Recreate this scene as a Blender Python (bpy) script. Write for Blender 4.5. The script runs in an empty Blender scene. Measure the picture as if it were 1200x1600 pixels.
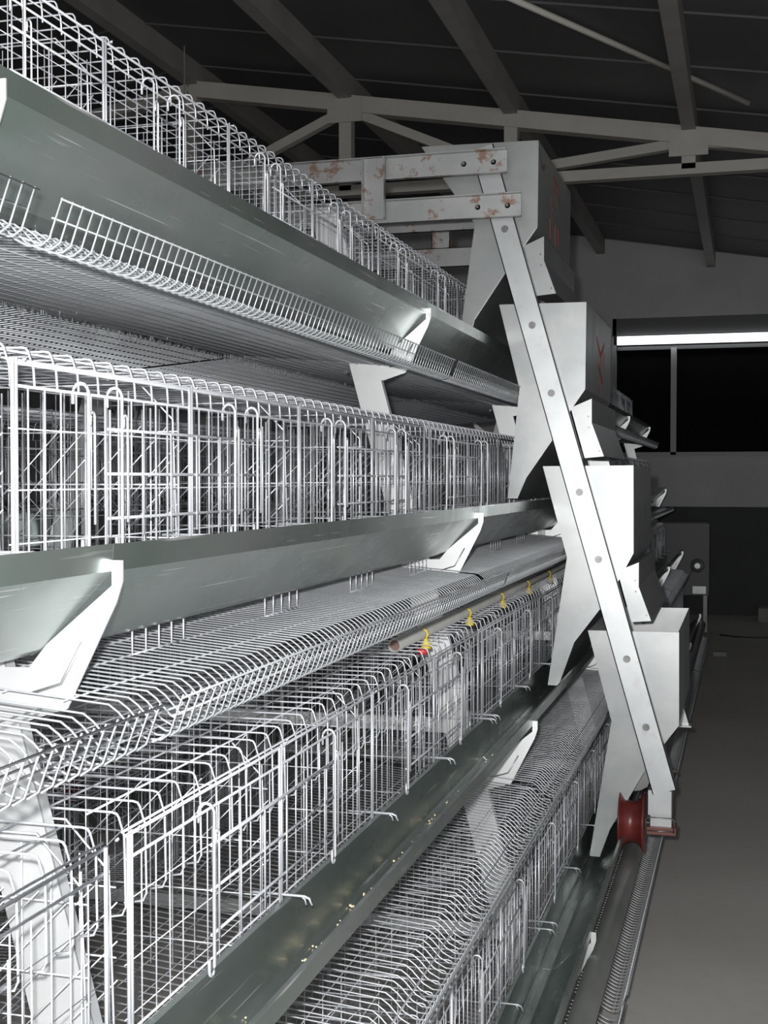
import bpy, bmesh, math, random
from mathutils import Vector
random.seed(7)
sc = bpy.context.scene
C = sc.collection
PI = math.pi

# ------------------------------------------------------------------ camera
cam_d = bpy.data.cameras.new('camera'); cam = bpy.data.objects.new('camera', cam_d); C.objects.link(cam)
cam_d.sensor_fit = 'VERTICAL'; cam_d.sensor_height = 24; cam_d.lens = 30
cam_d.clip_start = 0.05; cam_d.clip_end = 100
cam.location = (0, 0, 1.65)
cam.rotation_euler = (PI/2 - math.atan(52/2000), 0, math.atan(565/2000))
sc.camera = cam
# ------------------------------------------------------------------ world
w = bpy.data.worlds.new('world'); sc.world = w; w.use_nodes = True
w.node_tree.nodes['Background'].inputs[0].default_value = (.6, .65, .7, 1)
w.node_tree.nodes['Background'].inputs[1].default_value = 0.02
# ------------------------------------------------------------------ lights: the camera's flash, a weak ambient fill added behind the camera, where no door is built
fl = bpy.data.lights.new('camera_flash', 'POINT'); fl.energy = 450; fl.shadow_soft_size = 0.02; fl.color = (1, .985, .97)
flo = bpy.data.objects.new('camera_flash', fl); C.objects.link(flo); flo.location = (-0.05, 0.03, 1.71)
ar = bpy.data.lights.new('ambient_fill', 'AREA'); ar.shape = 'RECTANGLE'; ar.size = 4; ar.size_y = 2.4; ar.energy = 45; ar.color = (.93, .97, 1)
aro = bpy.data.objects.new('ambient_fill', ar); C.objects.link(aro); aro.location = (1.2, -3.6, 1.9); aro.rotation_euler = (PI/2, 0, 0)
# ------------------------------------------------------------------ view
sc.view_settings.view_transform = 'Standard'; sc.view_settings.look = 'None'
sc.view_settings.exposure = 0.0; sc.view_settings.gamma = 1; sc.view_settings.use_curve_mapping = False

# ------------------------------------------------------------------ materials
def newmat(name):
    m = bpy.data.materials.new(name); m.use_nodes = True
    nt = m.node_tree; b = nt.nodes['Principled BSDF']
    return m, nt, b
def mixcol(nt, fac, a, b_):
    n = nt.nodes.new('ShaderNodeMix'); n.data_type = 'RGBA'
    if hasattr(fac, 'links'): nt.links.new(fac, n.inputs[0])
    else: n.inputs[0].default_value = fac
    for i, c in ((6, a), (7, b_)):
        if hasattr(c, 'links'): nt.links.new(c, n.inputs[i])
        else: n.inputs[i].default_value = (*c, 1)
    return n.outputs[2]
def noise(nt, scale, detail=4, vec=None, rough=.55, stretch=None):
    n = nt.nodes.new('ShaderNodeTexNoise'); n.inputs['Scale'].default_value = scale
    n.inputs['Detail'].default_value = detail; n.inputs['Roughness'].default_value = rough
    tc = nt.nodes.new('ShaderNodeTexCoord'); out = tc.outputs['Object']
    if stretch:
        mp = nt.nodes.new('ShaderNodeMapping'); mp.inputs['Scale'].default_value = stretch[0]
        mp.inputs['Rotation'].default_value = stretch[1]
        nt.links.new(out, mp.inputs['Vector']); out = mp.outputs[0]
    nt.links.new(out, n.inputs['Vector'])
    return n.outputs['Fac']
def ramp(nt, inp, p0, p1, v0=0, v1=1):
    n = nt.nodes.new('ShaderNodeMapRange'); n.inputs[1].default_value = p0; n.inputs[2].default_value = p1
    n.inputs[3].default_value = v0; n.inputs[4].default_value = v1
    nt.links.new(inp, n.inputs[0]); return n.outputs[0]
def metal(name, c1, c2, metallic, rough, scale=6, rough2=None, scratch=0, rust=0, bump=0, spangle=False):
    m, nt, b = newmat(name)
    col = mixcol(nt, ramp(nt, noise(nt, scale), .35, .65), c1, c2)
    if spangle:
        v = nt.nodes.new('ShaderNodeTexVoronoi'); v.inputs['Scale'].default_value = 45
        tc = nt.nodes.new('ShaderNodeTexCoord'); nt.links.new(tc.outputs['Object'], v.inputs['Vector'])
        hs = nt.nodes.new('ShaderNodeSeparateColor'); nt.links.new(v.outputs['Color'], hs.inputs[0])
        f = ramp(nt, hs.outputs[0], 0, 1, 0, .12)
        col = mixcol(nt, f, col, (.25, .27, .28))
    if scratch:
        s = noise(nt, 5, 2, stretch=((60, .5, 40), (0.1, 0, .25)), rough=.4)
        s2 = noise(nt, 4, 2, stretch=((14, 1.1, 12), (.5, .2, .1)), rough=.4)
        f1 = ramp(nt, s, .64, .67); 
        mul = nt.nodes.new('ShaderNodeMath'); mul.operation = 'MULTIPLY'
        nt.links.new(f1, mul.inputs[0]); nt.links.new(ramp(nt, s2, .52, .62), mul.inputs[1])
        mu2 = nt.nodes.new('ShaderNodeMath'); mu2.operation = 'MULTIPLY'; mu2.inputs[1].default_value = scratch
        nt.links.new(mul.outputs[0], mu2.inputs[0])
        col = mixcol(nt, mu2.outputs[0], col, (.8, .8, .8))
    if rust:
        f = ramp(nt, noise(nt, 14, 8, rough=.7), .56, .62, 0, rust)
        col = mixcol(nt, f, col, (.23, .10, .05))
    nt.links.new(col, b.inputs['Base Color'])
    b.inputs['Metallic'].default_value = metallic
    if rough2:
        nt.links.new(ramp(nt, noise(nt, scale*1.7), .3, .7, rough, rough2), b.inputs['Roughness'])
    else: b.inputs['Roughness'].default_value = rough
    if bump:
        bp = nt.nodes.new('ShaderNodeBump'); bp.inputs['Strength'].default_value = bump; bp.inputs['Distance'].default_value = .01
        nt.links.new(noise(nt, 3.5, 2), bp.inputs['Height']); nt.links.new(bp.outputs[0], b.inputs['Normal'])
    return m
def plain(name, c, rough=.5, metallic=0, c2=None, scale=5):
    m, nt, b = newmat(name)
    if c2: nt.links.new(mixcol(nt, ramp(nt, noise(nt, scale, 6), .35, .65), c, c2), b.inputs['Base Color'])
    else: b.inputs['Base Color'].default_value = (*c, 1)
    b.inputs['Roughness'].default_value = rough; b.inputs['Metallic'].default_value = metallic
    return m
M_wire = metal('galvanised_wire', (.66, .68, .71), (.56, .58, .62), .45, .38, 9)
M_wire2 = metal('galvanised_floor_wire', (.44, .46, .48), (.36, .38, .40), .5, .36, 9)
M_trough = metal('green_grey_sheet', (.24, .295, .272), (.34, .37, .36), .80, .20, 2.2, .36, scratch=.9, bump=.25)
M_galv = metal('galvanised_sheet', (.40, .41, .41), (.33, .345, .35), .78, .34, 4, .42, spangle=True, bump=.12)
M_galv_leg = metal('galvanised_leg', (.78, .80, .81), (.70, .72, .73), .8, .42, 5)
M_rusty = metal('galvanised_channel_with_rust', (.43, .44, .44), (.35, .365, .365), .7, .45, 6, rust=.75)
M_channel = metal('galvanised_channel', (.52, .54, .55), (.44, .46, .47), .80, .40, 6, rust=.12)
M_bolt = metal('bolt_steel', (.26, .26, .26), (.16, .16, .16), .8, .35, 20)
M_tube = metal('dark_grey_tube', (.20, .21, .20), (.27, .28, .27), .6, .42, 3)
M_red = plain('dark_red_paint', (.15, .022, .02), .35, 0, (.10, .02, .018), 12)
M_redbr = plain('red_brown_plastic', (.17, .06, .045), .5)
M_grey_pipe = plain('grey_plastic_pipe', (.27, .27, .265), .35, 0, (.33, .33, .32), 6)
M_pipe_in = plain('pipe_inside', (.13, .075, .065), .7)
M_yellow = plain('yellow_plastic', (.75, .58, .04), .4)
M_redpl = plain('red_plastic', (.6, .05, .05), .4)
M_beam = plain('cream_steel_paint', (.52, .50, .46), .6, 0, (.46, .44, .41), 3)
M_rod = plain('pale_rod_paint', (.80, .78, .72), .5)
M_purlin = plain('grey_purlin_paint', (.36, .345, .33), .6, 0, (.30, .29, .28), 3)
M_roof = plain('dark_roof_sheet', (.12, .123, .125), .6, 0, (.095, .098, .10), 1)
M_wallm = plain('grey_render', (.62, .63, .63), .9, 0, (.54, .55, .55), 1.2)
M_wall_low = plain('dark_lower_wall', (.06, .066, .066), .7, 0, (.05, .055, .055), 2)
M_dark = plain('dark_pane', (.008, .008, .009), .95)
M_dark.node_tree.nodes['Principled BSDF'].inputs['Specular IOR Level'].default_value = .1
M_frame = plain('window_frame_paint', (.42, .43, .43), .5)
M_lintel = plain('window_head_board', (.12, .125, .125), .6)
M_crumb = plain('feed_crumbs', (.62, .52, .33), .8)
M_cable = plain('black_cable', (.03, .03, .03), .5)
M_conc = plain('pale_concrete', (.30, .30, .29), .9, 0, (.24, .24, .235), 8)
M_marker = plain('red_marker_paint', (.30, .07, .06), .6)
M_blackmark = plain('dark_scuff', (.10, .09, .09), .7)
def floor_mat():
    m, nt, b = newmat('concrete_floor')
    c = mixcol(nt, ramp(nt, noise(nt, .9, 8), .3, .7), (.40, .39, .37), (.49, .475, .455))
    c = mixcol(nt, ramp(nt, noise(nt, 22, 5), .5, .8, 0, .4), c, (.36, .35, .33))
    nt.links.new(c, b.inputs['Base Color']); b.inputs['Roughness'].default_value = .8
    return m
M_floor = floor_mat()
def emit(name, c, s):
    m = bpy.data.materials.new(name); m.use_nodes = True; nt = m.node_tree
    b = nt.nodes['Principled BSDF']; b.inputs['Emission Color'].default_value = (*c, 1); b.inputs['Emission Strength'].default_value = s
    b.inputs['Base Color'].default_value = (.8, .8, .8, 1)
    return m
M_lamp = emit('lamp_glow', (.97, .97, 1), 2.2)

# ------------------------------------------------------------------ mesh builders
class MB:
    def __init__(s): s.v = []; s.f = []; s.sm = []
    def tube(s, pts, r, n=5, closed=False, cap=True):
        pts = [Vector(p) for p in pts]; L = len(pts); base = len(s.v)
        for i, p in enumerate(pts):
            if i == 0: t = pts[1]-p
            elif i == L-1: t = p-pts[i-1]
            else: t = (pts[i+1]-p).normalized()+(p-pts[i-1]).normalized()
            if t.length < 1e-9: t = Vector((0, 0, 1))
            t.normalize()
            up = Vector((0, 0, 1)) if abs(t.z) < .9 else Vector((0, 1, 0))
            if abs(t.y) > .9: up = Vector((0, 0, 1))
            a = t.cross(up).normalized(); b = a.cross(t)
            for k in range(n):
                an = 2*PI*k/n
                s.v.append(p+a*(r*math.cos(an))+b*(r*math.sin(an)))
        for i in range(L-1):
            for k in range(n):
                q = (k+1) % n
                s.f.append((base+i*n+k, base+i*n+q, base+(i+1)*n+q, base+(i+1)*n+k)); s.sm.append(True)
        if cap:
            s.f.append(tuple(base+k for k in range(n-1, -1, -1))); s.sm.append(False)
            s.f.append(tuple(base+(L-1)*n+k for k in range(n))); s.sm.append(False)
        return s
    def box(s, x0, x1, y0, y1, z0, z1):
        b = len(s.v)
        for z in (z0, z1):
            for x, y in ((x0, y0), (x1, y0), (x1, y1), (x0, y1)): s.v.append(Vector((x, y, z)))
        for f in ((3, 2, 1, 0), (4, 5, 6, 7), (0, 1, 5, 4), (1, 2, 6, 5), (2, 3, 7, 6), (3, 0, 4, 7)):
            s.f.append(tuple(b+i for i in f)); s.sm.append(False)
        return s
    def prism(s, prof, y0, y1):            # closed (x,z) profile extruded along y
        b = len(s.v); n = len(prof)
        for y in (y0, y1):
            for x, z in prof: s.v.append(Vector((x, y, z)))
        s.f.append(tuple(range(b, b+n))); s.sm.append(False)
        s.f.append(tuple(range(b+2*n-1, b+n-1, -1))); s.sm.append(False)
        for i in range(n):
            j = (i+1) % n
            s.f.append((b+j, b+i, b+n+i, b+n+j)); s.sm.append(False)
        return s
    def strip(s, prof, y0, y1, th):         # open (x,z) profile bent from sheet of thickness th
        n = len(prof); off = []
        for i, (x, z) in enumerate(prof):
            d = Vector((0, 0))
            if i > 0: d += (Vector(prof[i])-Vector(prof[i-1])).normalized()
            if i < n-1: d += (Vector(prof[i+1])-Vector(prof[i])).normalized()
            d.normalize(); off.append((x-d.y*th, z+d.x*th))
        return s.prism(list(prof)+off[::-1], y0, y1)
    def bar(s, p, q, w, h, up=(0, 0, 1)):   # rectangular bar between two points
        p = Vector(p); q = Vector(q); t = (q-p).normalized(); a = t.cross(Vector(up)).normalized(); b_ = a.cross(t)
        b = len(s.v)
        for c in (p, q):
            for i, j in ((-1, -1), (1, -1), (1, 1), (-1, 1)): s.v.append(c+a*(i*w/2)+b_*(j*h/2))
        for f in ((3, 2, 1, 0), (4, 5, 6, 7), (0, 1, 5, 4), (1, 2, 6, 5), (2, 3, 7, 6), (3, 0, 4, 7)):
            s.f.append(tuple(b+i for i in f)); s.sm.append(False)
        return s
    def channel(s, p, q, w, d, th, side=(0, 1, 0), lips=True):
        # C channel: web (width w) faces -side, flanges depth d towards +side
        p = Vector(p); q = Vector(q); t = (q-p).normalized(); n = Vector(side); a = t.cross(n).normalized()
        for c, ww, hh, o in ((0, w, th, 0),):
            s.bar(p+n*(th/2), q+n*(th/2), th, w, up=a)
        for k in (-1, 1):
            s.bar(p+a*(k*(w/2-th/2))+n*(d/2), q+a*(k*(w/2-th/2))+n*(d/2), d, th, up=a)
        return s
    def lathe(s, prof, c, axis='X', n=32):  # prof: (along, radius)
        b = len(s.v); c = Vector(c)
        for al, r in prof:
            for k in range(n):
                an = 2*PI*k/n; u, v = r*math.cos(an), r*math.sin(an)
                o = {'X': (al, u, v), 'Y': (u, al, v), 'Z': (u, v, al)}[axis]
                s.v.append(c+Vector(o))
        for i in range(len(prof)-1):
            for k in range(n):
                q = (k+1) % n
                s.f.append((b+i*n+k, b+i*n+q, b+(i+1)*n+q, b+(i+1)*n+k)); s.sm.append(True)
        s.f.append(tuple(b+k for k in range(n-1, -1, -1))); s.sm.append(False)
        e = b+(len(prof)-1)*n
        s.f.append(tuple(e+k for k in range(n))); s.sm.append(False)
        return s
    def mesh(s, name, mat, fixn=False):
        me = bpy.data.meshes.new(name); me.from_pydata([tuple(v) for v in s.v], [], s.f)
        me.polygons.foreach_set('use_smooth', s.sm); me.materials.append(mat)
        if fixn:
            bm = bmesh.new(); bm.from_mesh(me); bmesh.ops.recalc_face_normals(bm, faces=bm.faces); bm.to_mesh(me); bm.free()
        me.update(); return me
    def build(s, name, mat, parent=None, loc=None, fixn=True):
        o = bpy.data.objects.new(name, s.mesh(name, mat, fixn)); C.objects.link(o)
        if parent: o.parent = parent
        if loc: o.location = loc
        return o
def thing(name, label, cat, loc=(0, 0, 0), rz=0, group=None):
    o = bpy.data.objects.new(name, None); C.objects.link(o); o.location = loc; o.rotation_euler = (0, 0, rz)
    o.empty_display_size = .1
    return tag(o, label, cat, group)
def tag(o, label, cat, group=None):
    o['label'] = label; o['category'] = cat
    if group: o['group'] = group
    return o
def struct(o): o['kind'] = 'structure'; return o
def copy_tree(o, parent=None):
    c = o.copy(); C.objects.link(c); c.parent = parent
    for ch in list(o.children): copy_tree(ch, c)
    return c

# ------------------------------------------------------------------ building shell
XL, XR, YB, YF = -13.0, 4.2, -4.0, 16.0
RX, RZ, SL = -4.4, 5.06, .167                     # ridge and roof slope
def roof_z(x): return RZ-SL*abs(x-RX)
struct(MB().box(XL, XR, YB, YF, -.2, 0).build('floor', M_floor))
m = MB()
m.prism([(XL, roof_z(XL)), (RX, RZ), (XR, roof_z(XR)), (XR, roof_z(XR)+.08), (RX, RZ+.08), (XL, roof_z(XL)+.08)], YB, YF)
for i in range(20):                                # lapped sheet joints
    y = YB+.55+i*1.02
    for xa, xb in ((XL, RX), (RX, XR)):
        m.bar((xa, y, roof_z(xa)-.006), (xb, y, roof_z(xb)-.006), .02, .014)
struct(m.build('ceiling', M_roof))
def gable(y0, y1, name, z0=0):
    return MB().prism([(XL, z0), (XR, z0), (XR, roof_z(XR)), (RX, RZ), (XL, roof_z(XL))], y0, y1)
# far wall with a real window opening: pieces round the hole
WX0, WX1, WZ0, WZ1 = -1.594, 2.6, 1.94, 3.62
m = MB()
m.box(XL, XR, YF, YF+.25, 1.31, WZ0)
m.box(XL, WX0, YF, YF+.25, WZ0, 3.15)
m.box(WX1, XR, YF, YF+.25, WZ0, roof_z(XR)-.0)
m.prism([(XL, 3.15), (WX0, 3.15), (WX0, WZ1), (WX1, WZ1), (WX1, roof_z(WX1)), (RX, RZ), (XL, roof_z(XL))], YF, YF+.25)
struct(m.build('wall_far', M_wallm))
struct(MB().box(XL, XR, YF-.004, YF+.25, 0, 1.31).build('trim_1', M_wall_low))  # darker band along the lower part of the far wall
struct(gable(YB-.25, YB, 'b').build('wall_near', M_wallm))
struct(MB().box(XL-.25, XL, YB, YF, 0, roof_z(XL)).build('wall_left', M_wallm))
struct(MB().box(XR, XR+.25, YB, YF, 0, roof_z(XR)).build('wall_right', M_wallm))
# window: frame, dark panes, head board
wn = bpy.data.objects.new('window_1', None); C.objects.link(wn); wn.location = (.5, YF+.1, WZ0); struct(wn)
m = MB()
def wb(m, x0, x1, y0, y1, z0, z1): m.box(x0-.5, x1-.5, y0-YF-.1, y1-YF-.1, z0-WZ0, z1-WZ0)
wb(m, WX0, WX0+.045, YF+.02, YF+.12, WZ0, WZ1); wb(m, WX1-.045, WX1, YF+.02, YF+.12, WZ0, WZ1)
wb(m, WX0, WX1, YF+.02, YF+.12, WZ0, WZ0+.035)
for x in (-.855, .62, 1.7): wb(m, x-.034, x+.034, YF+.02, YF+.1, WZ0, 3.25)
m.build('window_frame', M_frame, wn)
m = MB(); wb(m, WX0, WX1, YF+.13, YF+.16, WZ0, WZ1); m.build('pane', M_dark, wn)
m = MB(); wb(m, WX0, WX1, YF+.02, YF+.10, 3.40, WZ1); wb(m, WX0+.05, WX1-.05, YF+.03, YF+.10, 3.23, 3.275); m.build('window_head_board', M_lintel, wn)
struct(MB().box(WX0, WX1, YF-.03, YF+.02, WZ0-.02, WZ0).build('trim_2', M_frame))
# strip light under the window head
lp = thing('strip_light', 'long glowing white strip light across the top of the dark far window', 'light', (.5, YF-.06, 3.29))
MB().box(-2.03, 2.1, -.02, .03, 0, .1).build('lamp_tube', M_lamp, lp)
m = MB(); m.box(-2.03, 2.1, -.012, .03, .1, .115); m.box(-2.07, -2.03, -.02, .03, 0, .115); m.box(2.1, 2.14, -.02, .03, 0, .115)
m.build('lamp_housing', M_lintel, lp)

# purlins along the roof
PX = [-.42+1.32*3-1.32*k for k in range(10)]
for i, x in enumerate(PX):
    z = roof_z(x)
    if x > XR-.3: continue
    o = MB().box(-.05, .05, YB, YF, -.19, 0).build('roof_purlin', M_purlin, loc=(x, 0, z-.005))
    names = {3: 'straight roof purlin above the tall window, over the aisle', 4: 'roof purlin running just over the feed cart', 5: 'roof purlin meeting the truss at its first upright left of the cart',
             6: 'roof purlin crossing above the left end of the visible truss', 2: 'roof purlin on the right, beyond the aisle'}
    tag(o, names.get(i, 'dark roof purlin running the length of the shed, %s from the aisle side' % ['first', 'second', 'third', 'fourth', 'fifth', 'sixth', 'seventh', 'eighth', 'ninth', 'tenth'][i]), 'purlin', 'roof purlins')
# truss
TY = 9.75
tr = thing('roof_truss', 'cream painted steel roof truss spanning the shed beyond the cages', 'truss', (RX, TY, 0))
def top_z(x): return roof_z(x)-.24
m = MB(); m.bar((0, 0, top_z(RX)), (XR-RX, 0, top_z(XR)), .12, .10); m.bar((0, 0, top_z(RX)+.07), (XR-RX, 0, top_z(XR)+.07), .07, .03); m.build('top_chord', M_beam, tr)
m = MB(); m.bar((0, 0, top_z(RX)), (XL-RX, 0, top_z(XL)), .12, .10); m.build('top_chord', M_beam, tr)
MB().bar((XL-RX, 0, 3.925), (XR-RX, 0, 3.925), .1, .08).build('bottom_chord', M_beam, tr)
node = [x for x in PX if XL < x < XR-.3]
for x in node: MB().bar((x-RX, 0, 3.925), (x-RX, 0, top_z(x)), .1, .1, up=(0, 1, 0)).build('upright', M_beam, tr)
for xa, xb in ((-3.06, -4.38), (-3.06, -1.74), (-.42, -1.74), (-.42, .9), (2.22, .9)):
    MB().bar((xa-RX, 0, top_z(xa)-.03), (xb-RX, 0, 3.99 if xb < .5 else 3.97), .07, .08, up=(0, 1, 0)).build('diagonal_brace', M_beam, tr)
for x in (-3.06, -.42):
    MB().box(x-RX-.14, x-RX+.14, -.07, -.055, top_z(x)-.14, top_z(x)+.05).build('gusset_plate', M_beam, tr)
o = MB().tube([(0, 0, 0), (-1.41, -1.78, .25), (-2.9, -3.66, .5)], .021, 8).build('brace_rod', M_rod, loc=(0, 9.35, 4.27)); tag(o, 'thin pale bracing rod slanting under the roof', 'rod')
m = MB().tube([(0, 0, 0), (0, 0, 1.85)], .006, 6); o = m.build('hanging_wire', M_beam, loc=(-4.25, 9.3, 3.2)); tag(o, 'thin wire hanging from the dark roof left of the truss', 'wire')

# ------------------------------------------------------------------ cage rows
TX = [-1.062, -.905, -.745, -.575]                  # front rail x of the tiers, top to bottom
TZ = [2.398, 1.80, 1.202, .604]                   # top rail height of the tiers
TN = ['top tier', 'second tier', 'third tier', 'bottom tier']
XC = -1.53                                        # middle of the row
ML, PITCH, Y0 = 2.185, 2.235, 1.447
HB = .43                                          # rail height above the cage's base
def L(pts): return [(a, y, b+HB) for a, y, b in pts]

# ---- shared meshes of one cage module, local: x outward, y along, z from base
def cage_proto(rs, drop, rt):
    root = thing('wire_cage', '', 'cage')
    # top mesh
    m = MB(); n = 37
    for i in range(n+1):
        y = .012+i*(ML-.024)/n
        tail = [(-.007, y, -.095), (-.012, y, -.105), (-.030, y, -.109)] if drop else [(-.007, y, -.031)]
        m.tube(L([(-.45, y, .025), (-.026, y, .025), (-.0195, y, .0235), (-.0160, y, .019), (-.009, y, -.004)]+tail), .00175*rs, 6)
    for a in (-.45, -.33, -.22, -.12, -.055): m.tube(L([(a, 0, .0235), (a, ML, .0235)]), .0017*rs, 5)
    m.build('top_mesh', M_wire, root)
    # back mesh
    m = MB()
    for i in range(38): y = .01+i*(ML-.02)/37; m.tube(L([(-.45, y, .02), (-.452, y, -.385)]), .0012*rs, 4)
    for b in (-.02, -.09, -.16, -.23, -.30, -.37): m.tube(L([(-.4515, 0, b), (-.4515, ML, b)]), .0012*rs, 4)
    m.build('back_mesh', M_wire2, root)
    # front panel
    m = MB()
    m.tube(L([(0, 0, 0), (0, ML, 0)]), .0026*rs, 8); m.tube(L([(-.006, 0, .004), (-.006, ML, .004)]), .0018*rs, 6)
    m.tube(L([(0, 0, -.030), (0, ML, -.030)]), .0022*rs, 6)
    m.tube(L([(0, 0, -.252), (0, ML, -.252)]), .0018*rs, 6)
    for b in (-.085, -.165, -.235): m.tube(L([(-.003, 0, b), (-.003, ML, b)]), .0010*rs, 4)
    for k in range(4):
        for j in range(1, 13):
            y = k*.545+j*.0419
            low = -.262 if j not in (5, 8) else -.165
            m.tube(L([(0, y, -.030), (0, y, low)]), .0011*rt, 5)
    m.build('front_panel', M_wire, root)
    # posts with tray hook
    for k in range(5):
        y = min(max(k*.545, .004), ML-.004); m = MB()
        m.tube(L([(.003, y-.004, .002), (.003, y-.004, -.262)]), .0028*rs, 7)
        if k < 4: m.tube(L([(.003, y+.005, .006), (.003, y+.005, -.262)]), .0022*rs, 7)
        m.tube(L([(-.05, y, -.245), (.045, y, -.245), (.054, y, -.248), (.058, y, -.259)]), .0024*rs, 6)
        m.tube(L([(-.03, y+.009, -.249), (.037, y+.009, -.249), (.043, y+.009, -.253), (.045, y+.009, -.262)]), .0018*rs, 6)
        for dy in (0,): m.tube(L([(.004, y+.02, .003), (.006, y+.022, .006), (.004, y+.025, .003)]), .002*rs, 5)
        m.build('post', M_wire, root)
    # partitions
    for k in range(5):
        y = min(max(k*.545, .01), ML-.01); m = MB()
        for i in range(11):
            x = -.44+i*.041
            m.tube(L([(x, y, -.385), (x, y, .0 if x < -.08 else -.03)]), .0013*rt, 5)
        for b in (-.34, -.25, -.16, -.07): m.tube(L([(-.445, y, b), (-.02, y, b)]), .0013*rs, 5)
        m.tube(L([(-.445, y, -.385), (-.445, y, .01), (-.09, y, .012), (-.03, y, -.05), (-.02, y, -.385)]), .0018*rs, 6)
        for i in range(9):
            x = -.43+i*.05
            e = min(.19, -.02-x)
            if e > .03: m.tube(L([(x, y+.003, -.25), (x+e, y+.003, -.25+e)]), .0011*rs, 4)
        m.build('partition', M_wire, root)
    # egg floor
    m = MB(); n = 84; prof = [(-.45, -.372), (.163, -.424), (.176, -.433), (.196, -.454), (.214, -.463), (.232, -.463), (.243, -.455), (.262, -.407)]
    for i in range(n+1):
        y = .006+i*(ML-.012)/n
        m.tube(L([(a, y, b) for a, b in prof]), .00155*(1.1 if rs < .9 and not drop else 1), 5)
    for a in [-.45+.05*i for i in range(9)]+[.02, .105]:
        b = -.372-(a+.45)*.0846-.0026; m.tube(L([(a, 0, b), (a, ML, b)]), .0012*rs, 4)
    for a, b in ((.262, -.409), (.2495, -.431), (.2225, -.4635), (.19, -.4465)): m.tube(L([(a+.0015, 0, b-.001), (a+.0015, ML, b-.001)]), .0015*rs, 5)
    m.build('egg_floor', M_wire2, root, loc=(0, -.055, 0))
    # little combs hanging below the trough onto the floor
    for k in range(4):
        m = MB(); y0, y1 = k*.545+.275, k*.545+.455
        for j in range(5):
            y = y0+(y1-y0)*j/4; m.tube(L([(.03, y, -.373), (.03, y, -.411)]), .0014*rs, 5)
        m.tube(L([(.03, y0, -.411), (.03, y1, -.411)]), .0014*rs, 5)
        m.build('floor_hanger', M_wire, root)
    # two sliding doors with hook rods
    for c in (.545, 1.64):
        m = MB(); a = .011
        for b in (-.078, -.143, -.208): m.tube(L([(a, c-.305, b), (a, c+.305, b)]), .0024*rs, 6)
        for dy, t in ((-.305, -.05), (-.2, -.078), (-.1, -.078), (.0, -.078), (.1, -.078), (.2, -.078), (.305, -.05)):
            m.tube(L([(a+.003, c+dy, t), (a+.003, c+dy, -.236)]), .0016*rs, 5)
        d = m.build('door', M_wire, root)
        for dy in ((-.31, .25) if drop else (-.375, -.275, .16, .27)):
            m = MB(); y = c+dy; a2 = .0175
            arc = [(a2-.012*(1-math.cos(t)), y-.000, -.028+.012*math.sin(t)) for t in [PI*i/6 for i in range(7)]]
            lo = [(a2, y-.009+.009*math.cos(t), -.252-.009*math.sin(t)) for t in [PI*i/6 for i in range(7)]]
            m.tube(L([(a2-.024, y, -.045)]+arc[::-1]+[(a2, y, -.25)]+lo+[(a2, y-.018, -.235)]), .0024*rs, 8)
            if dy < 0 or True:
                up = [(a2, y+.012+.006*math.cos(t), -.062+.006*math.sin(t)) for t in [PI*i/5 for i in range(6)]]
                m.tube(L([(a2, y+.018, -.215)]+up+[(a2, y+.006, -.075)]), .0019*rs, 6)
            m.build('hook_rod', M_wire, d)
    return root
MODS = [-1, 0, 1, 2, 3, 4]                        # module indices; -1 is beside and behind the camera
def mod_words(k): return {-1: 'cut off at lower left', 0: 'in left foreground', 1: 'just before the feed cart', 2: 'behind the feed cart',
                          3: 'first beyond the feed cart', 4: 'at the far end'}[k]
protos = {}
def place_cage(t, k, far):
    if t not in protos: c = protos[t] = cage_proto((.85, 1.08, .95, .85)[t], t > 1, (.8, 1.45, 1.0, .9)[t])
    else: c = copy_tree(protos[t])
    y = Y0+PITCH*k
    if far: c.location = (2*XC-TX[t], y+ML, TZ[t]-HB); c.rotation_euler = (0, 0, PI)
    else: c.location = (TX[t], y, TZ[t]-HB)
    tag(c, 'wire cage, %s, %s, %s' % (TN[t], 'rear side of the row' if far else 'aisle side', mod_words(k)), 'cage', 'wire cages, %s' % TN[t])
for t in range(4):
    for k in MODS: place_cage(t, k, False)
for t, ks in ((0, (0, 1, 2)), (1, (0, 1, 2)), (2, (0, 1)), (3, (0, 1))):
    for k in ks: place_cage(t, k, True)

# ---- feed troughs, one sheet length per module
def trough_mesh(ln):
    prof = [(.150, -.236), (.160, -.231), (.157, -.263), (.150, -.270), (.060, -.362), (.045, -.370), (.022, -.370), (.014, -.362), (.012, -.258), (.004, -.256)]
    m = MB(); m.strip([(a, b+.37) for a, b in prof], 0, ln, .0014)
    return m.mesh('feed_trough', M_trough, True)
tm = trough_mesh(PITCH+.01)
for t in range(4):
    for far in (False, True):
        for k in (MODS if not far else ((0, 1, 2) if t < 2 else (0, 1))):
            o = bpy.data.objects.new('feed_trough', tm); C.objects.link(o)
            y = Y0+PITCH*k-.025-.005
            o.location = (TX[t], y, TZ[t]-.37+.0006*(k % 2))
            if far: o.location = (2*XC-TX[t], y+PITCH+.01, TZ[t]-.37+.0006*(k % 2)); o.rotation_euler = (0, 0, PI)
            s = 'rear side of the row' if far else 'aisle side'
            tag(o, 'green-grey feed trough, %s, %s, %s' % (TN[t], s, mod_words(k)), 'trough', 'feed troughs, %s' % TN[t])

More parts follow.
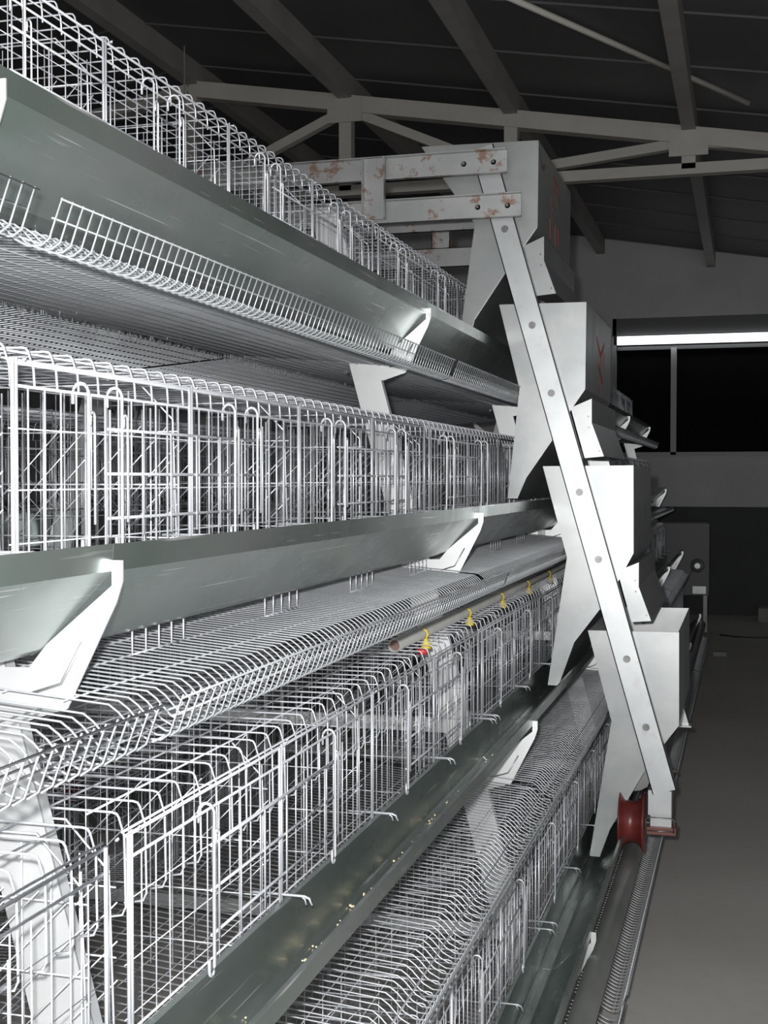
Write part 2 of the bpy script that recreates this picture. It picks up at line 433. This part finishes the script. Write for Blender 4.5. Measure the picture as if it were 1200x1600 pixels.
# ---- support frames between modules
def leg_x(z): return -.842-.27*(z-1.202)          # outer edge of the near leg
def frame_proto():
    root = thing('support_frame', '', 'frame')
    def leg(sgn):
        m = MB(); top = 2.46
        X = lambda x: (x if sgn > 0 else 2*XC-x)-XC
        pr = [(X(leg_x(0)), 0), (X(leg_x(top)), top), (X(leg_x(top)-.085), top), (X(leg_x(0)-.085), 0)]
        m.prism(pr if sgn > 0 else pr[::-1], -.002, .002)
        for e in (-.003, -.082):
            pr = [(X(leg_x(0)+e+.003), 0), (X(leg_x(top)+e+.003), top), (X(leg_x(top)+e), top), (X(leg_x(0)+e), 0)]
            m.prism(pr if sgn > 0 else pr[::-1], .0, .022)
        m.build('leg', M_galv_leg, root)
    leg(1); leg(-1)
    for t in range(4):
        z = TZ[t]-.28; xl = leg_x(z)-.02-XC
        MB().box(-xl, xl, .004, .016, z-.02, z+.02).build('crossbar', M_galv_leg, root) if t > 1 else None
        for sg in (1, -1):
            x0 = TX[t]-XC
            pts = [(.158, -.250), (.173, -.250), (.173, -.275), (.164, -.302), (.096, -.436), (.03, -.457), (-.06, -.460), (-.06, -.386), (-.03, -.388), (.043, -.386), (.067, -.357), (.158, -.281)]
            pr = [(sg*(x0+a), TZ[t]+b) for a, b in pts]
            m = MB(); m.prism(pr if sg > 0 else pr[::-1], -.0055, -.0025)
            # folded edge and pressed groove
            for p, q in (((.158, -.281), (.067, -.357)), ((.173, -.275), (.158, -.281))):
                pass
            o = m.build('trough_bracket', M_galv_leg, root)
            g = [(.118, -.352), (.088, -.405), (.048, -.418)]
            MB().tube([(sg*(x0+a), -.0062, TZ[t]+b) for a, b in g], .0022, 6).build('pressed_groove', M_galv, o)
            MB().lathe([(0, .006), (-.004, .006)], (sg*(x0-.085), -.0055, TZ[t]-.43), 'Y', 6).build('bolt', M_bolt, o)
    return root
fr0 = frame_proto()
FW = ['in the lower left foreground', 'showing through the cages at mid row', 'just behind the feed cart', 'second beyond the feed cart', 'third beyond the feed cart', 'at the far end of the row']
for k in range(6):
    f = fr0 if k == 0 else copy_tree(fr0)
    f.location = (XC, Y0-.025+PITCH*k, 0)
    tag(f, 'slanted galvanised frame with trough brackets, %s' % FW[k], 'frame', 'support frames of the cage row')

# ---- pipe with drinkers over the third tier
PXX, PZ, PY0, PY1 = -.822, 1.243, 3.0, 12.5
pp = thing('water_pipe', 'grey plastic water pipe with open end lying over the third tier cages', 'pipe', (PXX, PY0, PZ))
LP = PY1-PY0
m = MB().lathe([(LP, .0165), (0, .0165), (0, .0136), (LP-.001, .0136)], (0, 0, 0), 'Y', 28)
m.build('tube', M_grey_pipe, pp)
MB().lathe([(.012, .0134), (.02, .0134)], (0, 0, 0), 'Y', 24).build('tube_plug', M_pipe_in, pp)
for i, yy in enumerate([.22+.545*j for j in range(8)]):
    m = MB(); c = (.026, yy, -.022)
    m.lathe([(-.012, .013), (-.002, .0135), (.004, .011), (.009, .006), (.014, .005)], c, 'Z', 16)
    m.tube([(.026, yy, -.008), (.030, yy, .004), (.027, yy, .013), (.018, yy, .016)], .0030, 6)
    d = m.build('nipple_drinker', M_yellow, pp)
    if i == 0: MB().lathe([(-.026, .013), (-.011, .015)], (.018, yy-.006, -.022), 'Z', 16).build('drinker_base', M_redpl, d)

# ---- track tube for the cart
tx, tz = -.396, .258
o = MB().tube([(0, 0, 0), (0, 13.4, 0)], .035, 24).build('track_tube', M_tube, loc=(tx, -.8, tz)); tag(o, 'dark grey tubular rail beside the lowest trough, the cart wheel rides on it', 'rail')
for k in range(-1, 6):
    pass

# ---- feed crumbs in trough 3
m = MB()
for i in range(230):
    y = random.choice((random.gauss(2.25, .12), random.gauss(2.9, .3), random.uniform(1.6, 4)))
    x = -.745+.035+random.gauss(0, .012)+.01; z = 1.202-.3675
    if x > -.69: z += (x+.69)*.95
    if x < -.722: continue
    r = random.uniform(.0008, .0022)
    m.box(x-r, x+r, y-r, y+r, z, z+r*1.6)
o = m.build('feed_crumbs', M_crumb); tag(o, 'pale feed crumbs scattered along the third tier trough', 'feed'); o['kind'] = 'stuff'

# ------------------------------------------------------------------ feed cart
CY = 4.65; CL = .93
ct = thing('feed_cart', 'galvanised feed cart of stacked hoppers straddling the cage row on red wheels', 'feed cart', (XC, CY, .25))
def W(p): return (p[0]-XC, p[1]-CY, p[2]-.25)
PROF = [
 [(-1.175, 2.893), (-.740, 2.886), (-.743, 2.571), (-.792, 2.504), (-.863, 2.407), (-.977, 2.239), (-.990, 2.180), (-1.022, 2.180), (-1.018, 2.249), (-.971, 2.595)],
 [(-.879, 2.293), (-.564, 2.291), (-.567, 1.976), (-.615, 1.907), (-.680, 1.801), (-.781, 1.655), (-.815, 1.577), (-.845, 1.577), (-.802, 1.982)],
 [(-.715, 1.696), (-.393, 1.698), (-.391, 1.382), (-.439, 1.289), (-.500, 1.190), (-.603, 1.052), (-.660, .89), (-.694, .89), (-.625, 1.362)],
 [(-.548, 1.097), (-.229, 1.100), (-.227, .766), (-.264, .716), (-.336, .613), (-.471, .371), (-.507, .268), (-.538, .268), (-.461, .768)]]
def hopper(i, sg):
    pr = PROF[i]; m = MB(); y0 = .035; y1 = CL; th = .003
    X = lambda x: sg*(x-XC)
    P2 = [(X(x), z-.25) for x, z in pr]
    if sg < 0: P2 = P2[::-1]
    # end plates, front one flat and set a little proud; side skins; open top
    m.prism(P2, y0, y0+th); m.prism(P2, y1-th, y1)
    n = len(pr)
    for j in range(1, n):
        a, b_ = pr[j], pr[(j+1) % n]
        d = Vector((b_[0]-a[0], b_[1]-a[1])).normalized()
        q = [(a[0], a[1]), (b_[0], b_[1]), (b_[0]+d.y*-th, b_[1]+d.x*th), (a[0]+d.y*-th, a[1]+d.x*th)]
        if abs(a[1]-b_[1]) < .004: continue
        q = [(X(x), z-.25) for x, z in q]
        m.prism(q if sg > 0 else q[::-1], y0+th, y1-th)
    h = m.build('hopper', M_galv, ct)
    # bolted support duct under the outer side
    x0 = pr[1][0]; z0 = pr[1][1]
    g1 = [(-.052, -.382), (.024, -.350), (.024, -.437), (-.035, -.443)]
    g2 = [(-.035, -.443), (.024, -.437), (.069, -.560), (.0, -.566)]
    if i < 3:
        for g in (g1, g2):
            q = [(X(x0+a), z0+b-.25) for a, b in g]
            m = MB(); m.prism(q if sg > 0 else q[::-1], y0+.002 if g is g1 else y0-.001, y1-.03)
            s = m.build('support_duct', M_galv, h)
        for a, b in ((.012, -.415), (.014, -.455), (.052, -.54)):
            MB().lathe([(0, .0035), (-.003, .0035)], (X(x0+a), y0-.001, z0+b-.25), 'Y', 8).build('rivet', M_bolt, h)
    if i == 3:
        MB().lathe([(0, .010), (-.006, .010)], (X(-.42), y1-.004, 1.035-.25), 'Y', 12).build('bolt', M_bolt, h)
    return h
hs = []
for i in range(4): hs.append(hopper(i, 1))
for i in range(4): hopper(i, -1)
# red and dark hand-painted marks on the aisle faces of the two upper hoppers
def mark(h, xf, strokes, mat, r=.006):
    m = MB()
    for s in strokes:
        for p, q in zip(s[:-1], s[1:]):
            m.bar((xf-XC+.0007, p[0], p[1]-.25), (xf-XC+.0007, q[0], q[1]-.25), .0012, r*2, up=(1, 0, 0)) if False else None
            d = Vector((0, q[0]-p[0], q[1]-p[1])); nrm = Vector((1, 0, 0)); a = d.cross(nrm).normalized()*r
            P = Vector((xf-XC+.0006, p[0], p[1]-.25)); Q = Vector((xf-XC+.0006, q[0], q[1]-.25)); b = len(m.v)
            for v in (P-a, Q-a, Q+a, P+a): m.v.append(v)
            for v in (P-a, Q-a, Q+a, P+a): m.v.append(v+Vector((.001, 0, 0)))
            for f in ((0, 1, 2, 3), (4, 5, 6, 7), (0, 1, 5, 4), (1, 2, 6, 5), (2, 3, 7, 6), (3, 0, 4, 7)): m.f.append(tuple(b+i for i in f)); m.sm.append(False)
    return m.build('paint_mark', mat, h)
for q in ([(.38, 2.20), (.52, 2.14), (.66, 2.20)], [(.52, 2.14), (.50, 2.02), (.54, 1.99)], [(.44, 2.1), (.6, 2.04)], [(.62, 2.17), (.64, 2.10)]): mark(hs[1], -.563, [q], M_marker, .008)
for q in ([(.50, 2.07), (.51, 1.985)], [(.53, 2.04), (.535, 1.99)]): mark(hs[1], -.5625, [q], M_blackmark, .006)
for q in ([(.40, 2.85), (.52, 2.82), (.58, 2.76)], [(.44, 2.80), (.50, 2.78)], [(.36, 2.735), (.40, 2.715)], [(.37, 2.69), (.385, 2.68)]): mark(hs[0], -.739, [q], M_marker, .010)
for q in ([(.05, 2.87), (.12, 2.80), (.2, 2.83)], [(.53, 2.79), (.58, 2.72)]): mark(hs[0], -.7385, [q], M_blackmark, .010)
for q in ([(.34, 2.66), (.345, 2.58)], [(.48, 2.66), (.49, 2.58)], [(.56, 2.66), (.565, 2.59)]): mark(hs[0], -.7392, [q], M_marker, .007)

# slanted side channels, front and back
def slant(y, sg, side):
    a = (-.268, 0, .530); b = (-1.02, 0, 3.20); top = 2.865
    dx = (-.862+.272)/(2.59-.53); xa = lambda z: -.272+dx*(z-.53); z0 = .53 if side[1] > 0 else .62
    m = MB(); X = lambda x: sg*(x-XC)
    m.channel((X(xa(z0)), y, z0-.25), (X(xa(top)), y, top-.25), .086, .028, .0035, side=side)
    o = m.build('slanted_channel', M_channel, ct)
    for x, z in [(-.854, 2.563), (-.749, 2.209), (-.678, 1.961), (-.570, 1.601), (-.498, 1.359), (-.394, 1.002), (-.325, .759)]:
        s = -1 if side[1] > 0 else 1
        m = MB(); m.lathe([(0, .0135), (s*.002, .0135)], (X(xa(z)), y, z-.25), 'Y', 18); m.lathe([(s*.002, .009), (s*.009, .009)], (X(xa(z)), y, z-.25), 'Y', 6)
        m.build('bolt', M_bolt, o)
    return o
slant(0, 1, (0, 1, 0)); slant(0, -1, (0, 1, 0))
slant(CL+.03, 1, (0, -1, 0)); slant(CL+.03, -1, (0, -1, 0))
# horizontal cross beams over the top tier
def beam(y, z, half, side, mat, h=.086):
    m = MB().channel((-half, y, z-.25), (half, y, z-.25), h, .03, .0035, side=side)
    o = m.build('cross_beam', mat, ct)
    s = -1 if side[1] < 0 else -1
    return o
for y, side, mat in ((-.034, (0, -1, 0), M_rusty), (CL+.035, (0, 1, 0), M_rusty)):
    for z, half in ((2.800, .690), (2.640, .742)):
        o = beam(y, z, half, side, mat)
        yb = y-.006 if y < 0 else y+.006
        for x in (half-.05, half-.16, -half+.05, -half+.16):
            m = MB(); m.lathe([(0, .010), (-.003, .010)], (x, y-.0005, z-.25), 'Y', 14); m.lathe([(-.003, .006), (-.016, .006)], (x, y, z-.25), 'Y', 8)
            m.build('bolt', M_bolt, o)
    for x in (.2, -.2): MB().channel((x, y+(-.034 if y < 0 else .034), 2.36+.225), (x, y+(-.034 if y < 0 else .034), 2.36+.0), .085, .03, .0035, side=(0, -1, 0) if y < 0 else (0, 1, 0)).build('tie_plate', mat, ct)
# lower far beams seen under the front pair
for z in (2.555, 2.40): pass
# wheel carriage, each corner
def carriage(y, sg, near):
    X = lambda x: sg*(x-XC)
    n = 40; r0 = .108
    prof = [(-.045, r0), (-.041, r0+.001), (-.038, r0-.004), (-.028, r0-.022), (-.012, r0-.033), (0, r0-.035), (.012, r0-.033), (.028, r0-.022), (.038, r0-.004), (.041, r0+.001), (.045, r0), (.045, .02)]
    prof = [(-.045, .02)]+prof
    wh = MB().lathe(prof, (X(-.388), y, .403-.25-.0), 'X', n).build('wheel', M_red, ct)
    m = MB(); m.lathe([(-.075 if sg > 0 else -.06, .008), (.12, .008)], (X(-.388), y, .403-.25), 'X', 12); m.build('axle', M_bolt, wh)
    if not near: return
    bk = MB(); bk.box(min(X(-.345+.015), X(-.248)), max(X(-.345+.015), X(-.248)), y-.035, y+.04, .44-.25, .53-.25)
    b_ = bk.build('axle_bracket', M_channel, ct)
    m = MB(); xx0, xx1 = sorted((X(-.337), X(-.238)))
    m.tube([(xx0, y-.055, .385-.25), (xx0, y-.055, .43-.25), (xx0+.006, y-.055, .437-.25), (xx1-.006, y-.055, .437-.25), (xx1, y-.055, .43-.25), (xx1, y-.055, .385-.25)], .0028, 8)
    m.tube([(xx0, y-.055, .389-.25), (xx1, y-.055, .389-.25)], .0028, 8)
    m.build('wire_clip', M_bolt, b_)
    MB().box(xx0+.004, xx1+.006, y-.05, y+.035, .375-.25, .40-.25).build('clip_base', M_redbr, b_)
    m = MB(); m.box(xx0+.015, xx1-.01, y-.03, y+.03, .40-.25, .44-.25); m.build('block', M_channel, b_)
for y in (.05, CL-.02):
    for sg in (1, -1): carriage(y, sg, y < .1)
for sg in (1, -1):                                # wheel guard plate and foot plates of the far frame
    X = lambda x: sg*(x-XC)
    q = [(X(x), z-.25) for x, z in [(-.50, .395), (-.47, .40), (-.42, .43), (-.40, .48), (-.37, .485), (-.345, .50), (-.30, .62), (-.44, .62)]]
    MB().prism(q if sg > 0 else q[::-1], .19, .193).build('wheel_guard', M_tube, ct)
    q = [(X(x), z-.25) for x, z in [(-.30, .60), (-.225, .60), (-.262, .72)]]
    o = MB().prism(q if sg > 0 else q[::-1], CL-.005, CL).build('foot_plate', M_channel, ct)
    MB().box(min(X(-.31), X(-.215)), max(X(-.31), X(-.215)), CL-.03, CL+.03, .345, .352).build('foot_flange', M_channel, o)
o = MB().tube([(0, 0, 0), (0, 13.4, 0)], .035, 24).build('track_tube', M_tube, loc=(2*XC-tx, -.8, tz)); tag(o, 'dark grey tubular rail on the hidden far side of the row', 'rail')

# ------------------------------------------------------------------ far end of the row
bx = thing('drive_box', 'grey metal box with a shiny gear wheel at the far end of the row', 'machine box', (-.6, 14.1, 0))
m = MB(); m.box(-.27, .22, 0, .5, .40, 1.17); m.box(-.28, .23, -.012, 0, 1.13, 1.17); m.box(.195, .23, -.012, 0, .4, 1.13); b1 = m.build('cabinet', plain('cabinet_grey', (.13, .135, .135), .5, .2), bx)
for sx in (-.24, .19): MB().box(sx-.02, sx+.02, .05, .09, 0, .40).build('leg', M_tube, bx)
MB().lathe([(0, .075), (-.02, .075), (-.03, .05), (-.06, .03)], (.11, -.014, .72), 'Y', 24).build('gear', M_channel, bx)
MB().box(.06, .2, -.04, -.013, .42, .50).build('latch_plate', M_channel, bx)
cb = MB().tube([(-.35, 0, .006), (-.2, -.12, .006), (0, -.15, .006), (.3, -.05, .006), (.7, .12, .006), (1.3, .1, .006), (2.2, .3, .006)], .008, 8).build('floor_cable', M_cable, loc=(.1, 13.9, 0)); tag(cb, 'thin dark cable lying across the floor near the far wall', 'cable')
o = MB().box(-.6, 2.2, 0, .35, 0, .16).build('concrete_kerb', M_conc, loc=(.75, 15.3, 0)); tag(o, 'low pale concrete kerb at the foot of the far wall', 'kerb')
m = MB(); m.box(-.06, .06, -.05, .05, 0, .04); o = m.build('concrete_chip', M_conc, loc=(-.22, 12.3, 0)); tag(o, 'small pale lump lying on the floor by the far end of the row', 'lump')
